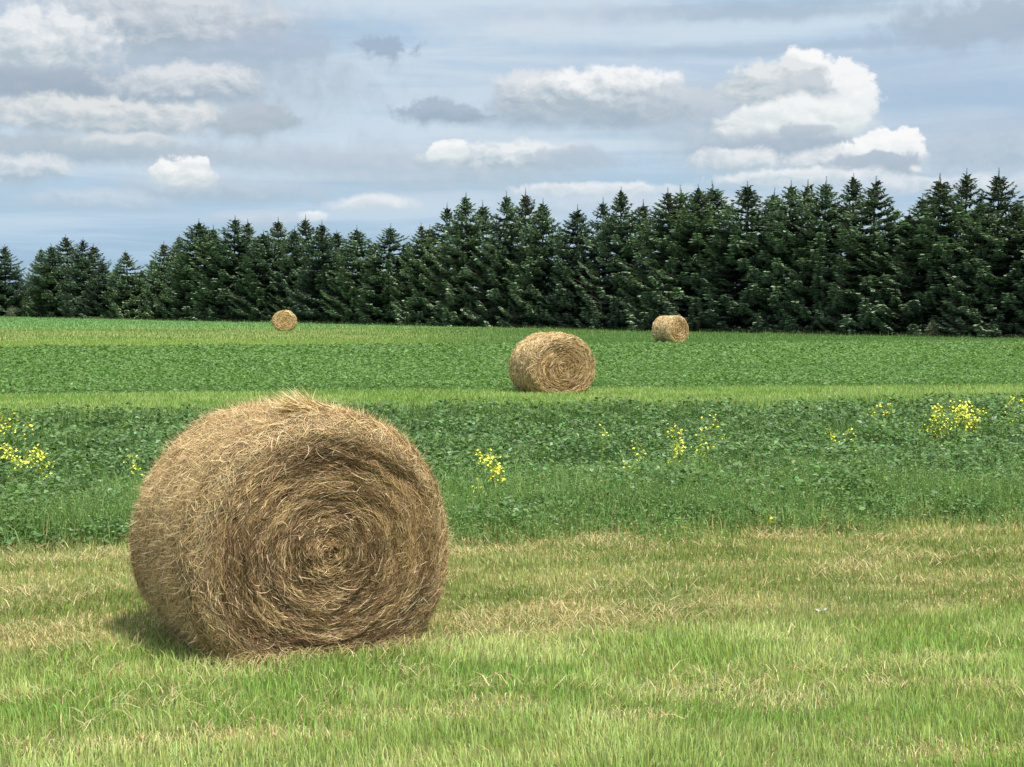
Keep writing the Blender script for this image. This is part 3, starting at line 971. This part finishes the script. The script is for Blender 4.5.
# px of the tip, py of the tip, row, gap-separated group of treetops
PEAKS = [(-16, 250, 0, 'edge'), (6, 247, 0, 'edge'), (22, 279, 1, 'edge'),
         (43, 250, 1, 'clump'), (56, 246, 0, 'clump'), (70, 238, 1, 'clump'), (84, 241, 0, 'clump'), (94, 246, 1, 'clump'), (104, 264, 0, 'clump'),
         (117, 270, 1, 'dip'), (129, 253, 0, 'dip'), (142, 274, 1, 'dip'),
         (154, 262, 1, 'first'), (165, 244, 0, 'first'), (181, 238, 1, 'first'), (198, 223, 0, 'first'), (206, 227, 1, 'first'), (215, 229, 0, 'first'),
         (235, 220, 0, 'twin'), (249, 223, 1, 'twin'),
         (266, 234, 0, 'second'), (280, 221, 1, 'second'), (292, 230, 0, 'second'), (307, 219, 1, 'second'), (323, 225, 0, 'second'), (338, 234, 1, 'second'),
         (359, 230, 0, 'low'), (372, 247, 1, 'low'), (388, 228, 0, 'low'), (408, 245, 1, 'low'),
         (424, 227, 0, 'mid'), (431, 229, 1, 'mid'), (447, 208, 1, 'mid'), (467, 198, 0, 'mid'), (484, 205, 1, 'mid'), (506, 197, 0, 'mid'),
         (525, 194, 1, 'mid'), (542, 204, 0, 'mid'),
         (561, 232, 1, 'centre'), (576, 210, 0, 'centre'), (603, 203, 1, 'centre'), (621, 193, 0, 'centre'), (643, 205, 1, 'centre'),
         (671, 194, 0, 'wide'), (685, 191, 1, 'wide'), (698, 191, 0, 'wide'), (718, 187, 1, 'wide'), (747, 188, 0, 'wide'), (768, 194, 1, 'wide'),
         (788, 187, 0, 'wide'), (804, 186, 1, 'wide'), (821, 184, 0, 'wide'), (852, 180, 1, 'wide'), (870, 183, 0, 'wide'),
         (890, 222, 1, 'notch'), (904, 217, 0, 'notch'),
         (921, 200, 1, 'right'), (936, 180, 0, 'right'), (963, 176, 1, 'right'), (982, 203, 0, 'right'), (996, 175, 1, 'right'), (1014, 208, 0, 'right'),
         (1040, 186, 1, 'right'), (1064, 180, 0, 'right')]
ORD = ['leftmost', 'second from the left', 'third from the left', 'fourth from the left', 'fifth from the left', 'sixth from the left',
       'seventh from the left', 'eighth from the left', 'ninth from the left', 'tenth from the left', 'eleventh from the left']
WHERE = {'edge': 'of the spruces at the left edge', 'clump': 'tip in the separate far left spruce clump',
         'dip': 'of the low spruces just right of the far left clump',
         'first': 'tip in the stepped spruces left of the smallest bale',
         'twin': 'of the twin pointed spruces left of the smallest bale',
         'second': 'of the spruces rising behind the smallest bale',
         'low': 'of the lower spruces between smallest and middle bale',
         'mid': 'of the tall spruces just left of the middle bale',
         'centre': 'of the spruces between the two bales right of centre',
         'wide': 'of the high spruces right of the small bale',
         'notch': 'of the short spruces in the notch before the right end',
         'right': 'of the tallest spruces at the right end'}
cnt = {}
used = set()
for i, (px, py, row, grp) in enumerate(PEAKS):
    off = row * 3.4 + random.uniform(-.4, .4)
    # intersect the sight line with the planting line  .717 x + .697 y = 92.7 + off
    k = (px - 512) / F
    y = (92.7 + off) / (.717 * k + .697); x = k * y
    z = float(terrain(x, y))
    H = CAMH + (HZ - py) * y / F - z + .1
    v = random.choice([q for q in range(7) if q not in ([VARS_last] if i else [])]) if i else 0
    VARS_last = v
    tr, cr = VARS[v]
    root = empty('spruce_tree', (x, y, z), random.uniform(0, 6.28))
    sxy = random.uniform(.95, 1.42) * (H / 11.0) ** .5
    for src in (tr, cr):
        o = src if src.name not in used and src.parent is None else src.copy()
        if o is not src:
            COL.objects.link(o)
        o.parent = root; o.scale = (sxy, sxy, H / 11.0)
    j = cnt.get(grp, 0); cnt[grp] = j + 1
    if grp == 'edge' and px < 0:
        cnt[grp] = 0
        tag(root, 'spruce cut by the left border of the photo', 'spruce', 'spruces of the windbreak')
    elif px > 1024:
        tag(root, ('spruce cut off by the right border' if px < 1050 else 'outermost spruce beyond the right border'), 'spruce', 'spruces of the windbreak')
    else:
        tag(root, ORD[j] + ' ' + WHERE[grp], 'spruce', 'spruces of the windbreak')
for tr, cr in VARS:        # a kind that was never planted is not left at the origin
    for o in (tr, cr):
        if o.parent is None: bpy.data.objects.remove(o)


# lower self-sown growth filling the windbreak behind: an uneven understorey
def bush_mesh(seed, H, R, base, tipc, n=5200, lobes=16, size=.16):
    g = np.random.default_rng(seed)
    V0, C0 = [], []
    cen = []
    for k in range(lobes):
        a = g.uniform(0, 6.28); zf = g.uniform(.12, .86)
        rr = R * .62 * math.sqrt(max(0, 1 - (zf * 1.9 - .9) ** 2 * .9)) * g.uniform(.5, 1.05)
        cen.append((rr * math.cos(a), rr * math.sin(a), zf * H, R * g.uniform(.26, .46), g.uniform(.75, 1.25)))
    pts, cols = [], []
    for (cx, cy, cz, r, tn) in cen:
        m = n // lobes
        d = unit(g.normal(0, 1, (m, 3))); q = r * g.uniform(.45, 1.12, m)[:, None]
        p = d * q * (1, 1, .85) + (cx, cy, cz)
        pts.append(p); cols.append(lerp(base, tipc, g.random(m)) * tn)
    p = np.concatenate(pts); c = np.concatenate(cols)
    k = p[:, 2] > .05; p, c = p[k], c[k]
    V, T, C = leaves(p[:, 0], p[:, 1], p[:, 2], size * g.uniform(.6, 1.4, len(p)), g.uniform(0, 1.4, len(p)), c)
    wood = [tube([(0, 0, -.1), (0.05, 0, H * .3), (0, .05, H * .62)], [.10, .07, .03], 6)]
    for (cx, cy, cz, r, tn) in cen[:9]:
        wood.append(tube([(0, 0, max(.2, cz * .35)), (cx * .5, cy * .5, cz * .75), (cx, cy, cz)], [.05, .03, .012], 4))
    VV, TT, o = [], [], 0
    for v, t in wood:
        VV.append(v); TT.append(t + o); o += len(v)
    return (V, T, C), (np.concatenate(VV), np.concatenate(TT))


def plant_bush(name, px, pbase_off, H, R, base, tipc, label, cat, seed, n=5200, size=.16):
    k = (px - 512) / F
    y = (92.7 + pbase_off) / (.717 * k + .697); x = k * y
    root = empty(name, (x, y, float(terrain(x, y))))
    (V, T, C), (V2, T2) = bush_mesh(seed, H, R, base, tipc, n, size=size)
    mesh_np('crown', V, T, BUSH, root, col=C); mesh_np('trunk', V2, T2, BARK, root)
    tag(root, label, cat)
    return root


plant_bush('broadleaf_tree', 39, -1.6, 6.6, 2.5, (.035, .065, .022), (.075, .12, .038), 'small rounded broadleaf tree, lighter green, at the left foot of the far left spruce clump', 'tree', 5)
plant_bush('shrub', 13, -3.2, 1.5, 1.0, (.10, .13, .08), (.19, .23, .15), 'little pale shrub on the field edge below the leftmost spruces', 'shrub', 6, 900, .10)
plant_bush('shrub', 934, -3.0, .95, .7, (.20, .21, .13), (.38, .38, .27), 'small pale dry shrub at the feet of the right end spruces', 'shrub', 8, 700, .08)


# ------------------------------------------------------------------ yellow flowering plants in the crop
YEL, nty, outy = newmat('yellow_petals')
py_ = nty.node('ShaderNodeBsdfPrincipled')
ny_ = nty.noise(nty.node('ShaderNodeTexCoord').outputs['Object'], 30, 2)
nty.put(py_.inputs['Base Color'], nty.mix(ny_, (.72, .72, .04), (.92, .90, .08)))
py_.inputs['Roughness'].default_value = .6
nty.l.new(py_.outputs[0], outy.inputs[0])


def mustard(seed, R, H, nst, nfl):
    g = np.random.default_rng(seed)
    wood = []; LP = []; heads = []
    for k in range(nst):
        a = g.uniform(0, 6.28); r0 = R * math.sqrt(g.random()) * .55; r1 = r0 + R * g.uniform(.1, .5)
        h = H * g.uniform(.45, 1.45)
        b0 = np.array((math.cos(a) * r0, math.sin(a) * r0, -.01)); b2 = np.array((math.cos(a) * r1, math.sin(a) * r1, h))
        b1 = b0 * .6 + b2 * .4 + (0, 0, h * .12)
        wood.append(tube([b0, b1, b2], [.007, .006, .004], 3))
        for q in range(11):
            u = g.uniform(.25, .95); LP.append(b0 * (1 - u) + b2 * u + g.normal(0, .03, 3))
        # one flower head to each stem: blooms touching round its tip
        P, PT, o = [], [], 0
        for q in range(max(3, int(nfl / nst * 2.0))):
            d = g.normal(0, .05, 3); d[2] = g.uniform(-.16, .05)
            f = b2 + d
            tn = unit(np.array([[g.normal(0, .5), g.normal(0, .5) - .3, 1.0]]))[0]
            a_ = unit(np.cross(tn, (1, .2, 0))[None])[0]; b_ = np.cross(tn, a_)
            s = g.uniform(.009, .016)
            if not P:
                P.append(b2); o = 1
            P += [f, f * .5 + b2 * .5 + (.003, 0, 0)]; c0 = o; PT.append((0, o, o + 1)); o += 2
            for kk in range(4):
                th = kk * math.pi / 2 + g.normal(0, .1)
                dd = a_ * math.cos(th) + b_ * math.sin(th); e = -a_ * math.sin(th) + b_ * math.cos(th)
                P += [f + dd * s * .7 + e * s * .55 + tn * s * .3, f + dd * s * 1.35 + tn * s * .1, f + dd * s * .7 - e * s * .55 + tn * s * .3]
                PT += [(c0, o, o + 1), (c0, o + 1, o + 2)]; o += 3
        heads.append((np.array(P), np.array(PT)))
    VV, TT, o = [], [], 0
    for v, t in wood:
        VV.append(v); TT.append(t + o); o += len(v)
    W = np.concatenate(VV); WT = np.concatenate(TT)
    LP = np.array(LP)
    Lv, Lt, Lc = leaves(LP[:, 0], LP[:, 1], np.maximum(LP[:, 2], .02), g.uniform(.04, .09, len(LP)), g.uniform(.2, 1.2, len(LP)), np.tile((.24, .34, .09), (len(LP), 1)), .15, .45)
    V, T, C = join([(W, WT, np.tile((.24, .33, .08), (len(W), 1))), (Lv, Lt, Lc)])
    return (V, T, C), heads


FL = [  # px, py, radius, stems, flowers, label
    (485, 467, .24, 9, 60, 'yellow flowering weed just right of the large near bale'),
    (692, 445, .32, 10, 50, 'loose yellow flowering weed in the crop below the small right bale'),
    (640, 456, .25, 5, 12, 'sparse yellow weed a little left of the loose central clump'),
    (958, 419, .50, 26, 210, 'widest and brightest clump of yellow flowers, in the crop near the right border'),
    (842, 436, .22, 4, 14, 'few small yellow blooms left of and below the widest yellow clump'),
    (887, 411, .36, 7, 24, 'small yellow weed at the back of the crop left of the widest clump'),
    (1020, 408, .22, 6, 30, 'yellow weed cut by the right border'),
    (20, 463, .28, 12, 95, 'dense yellow flowering weed low at the left border'),
    (14, 427, .42, 12, 60, 'paler yellow flowering weed above the dense one at the left border'),
    (130, 457, .07, 2, 8, 'tiny yellow weed beside the left edge of the large near bale'),
    (718, 426, .20, 4, 10, 'few yellow dots above the loose central clump'),
    (600, 443, .12, 2, 4, 'tiny yellow bloom in the crop below the middle bale'),
    (775, 491, .05, 1, 3, 'single low yellow bloom near the front edge of the crop'),
]
for i, (px, py, R, ns, nf, lb) in enumerate(FL):
    x, y = gpos(px, py, .42)
    root = empty('flowering_weed', (x, y, float(terrain(x, y))))
    (V, T, C), heads = mustard(300 + i, R, .45 if R > .1 else .38, ns, nf)
    mesh_np('stems', V, T, GRASS, root, col=C); [mesh_np('flower_head', hv, ht, YEL, root) for hv, ht in heads]
    tag(root, lb, 'flowering plant', 'yellow weeds in the crop')


# ------------------------------------------------------------------ scrap of white paper in the grass
def litter():
    m, nt, out = newmat('white_paper')
    p = nt.node('ShaderNodeBsdfPrincipled')
    n = nt.noise(nt.node('ShaderNodeTexCoord').outputs['Object'], 25, 3)
    nt.put(p.inputs['Base Color'], nt.mix(n, (.30, .29, .26), (.50, .48, .44))); p.inputs['Roughness'].default_value = .8
    nt.l.new(p.outputs[0], out.inputs[0])
    g = np.random.default_rng(9)
    nx, ny = 12, 9
    U, W = np.meshgrid(np.linspace(-.055, .055, nx), np.linspace(-.035, .035, ny))
    Z = .045 + .03 * (fbm(U * 40 + 3, W * 40, seed=5, octv=3) - .3) + np.abs(U) * .3 * (fbm(U * 20, W * 3, seed=6) - .3)
    top = np.stack([U + g.normal(0, .003, U.shape), W + g.normal(0, .004, U.shape), Z], -1).reshape(-1, 3)
    bot = top - (0, 0, .004)
    V = np.concatenate([top, bot]); N = nx * ny
    Q = []
    for r in range(ny - 1):
        for c in range(nx - 1):
            a = r * nx + c
            Q += [(a, a + 1, a + nx + 1, a + nx), (N + a + nx, N + a + nx + 1, N + a + 1, N + a)]
    ring = [c for c in range(nx)] + [r * nx + nx - 1 for r in range(1, ny)] + [(ny - 1) * nx + c for c in range(nx - 2, -1, -1)] + [r * nx for r in range(ny - 2, 0, -1)]
    for i in range(len(ring)):
        a, b = ring[i], ring[(i + 1) % len(ring)]
        Q.append((b, a, N + a, N + b))
    x, y = gpos(824, 611, .04)
    o = mesh_np('paper_scrap', V, np.array(Q), m)
    o.scale = (.65, .7, .8); o.location = (x, y, float(terrain(x, y)) - .012); o.rotation_euler = (0, 0, .4)
    tag(o, 'crumpled white scrap of paper lying in the grass at right', 'litter')


litter()
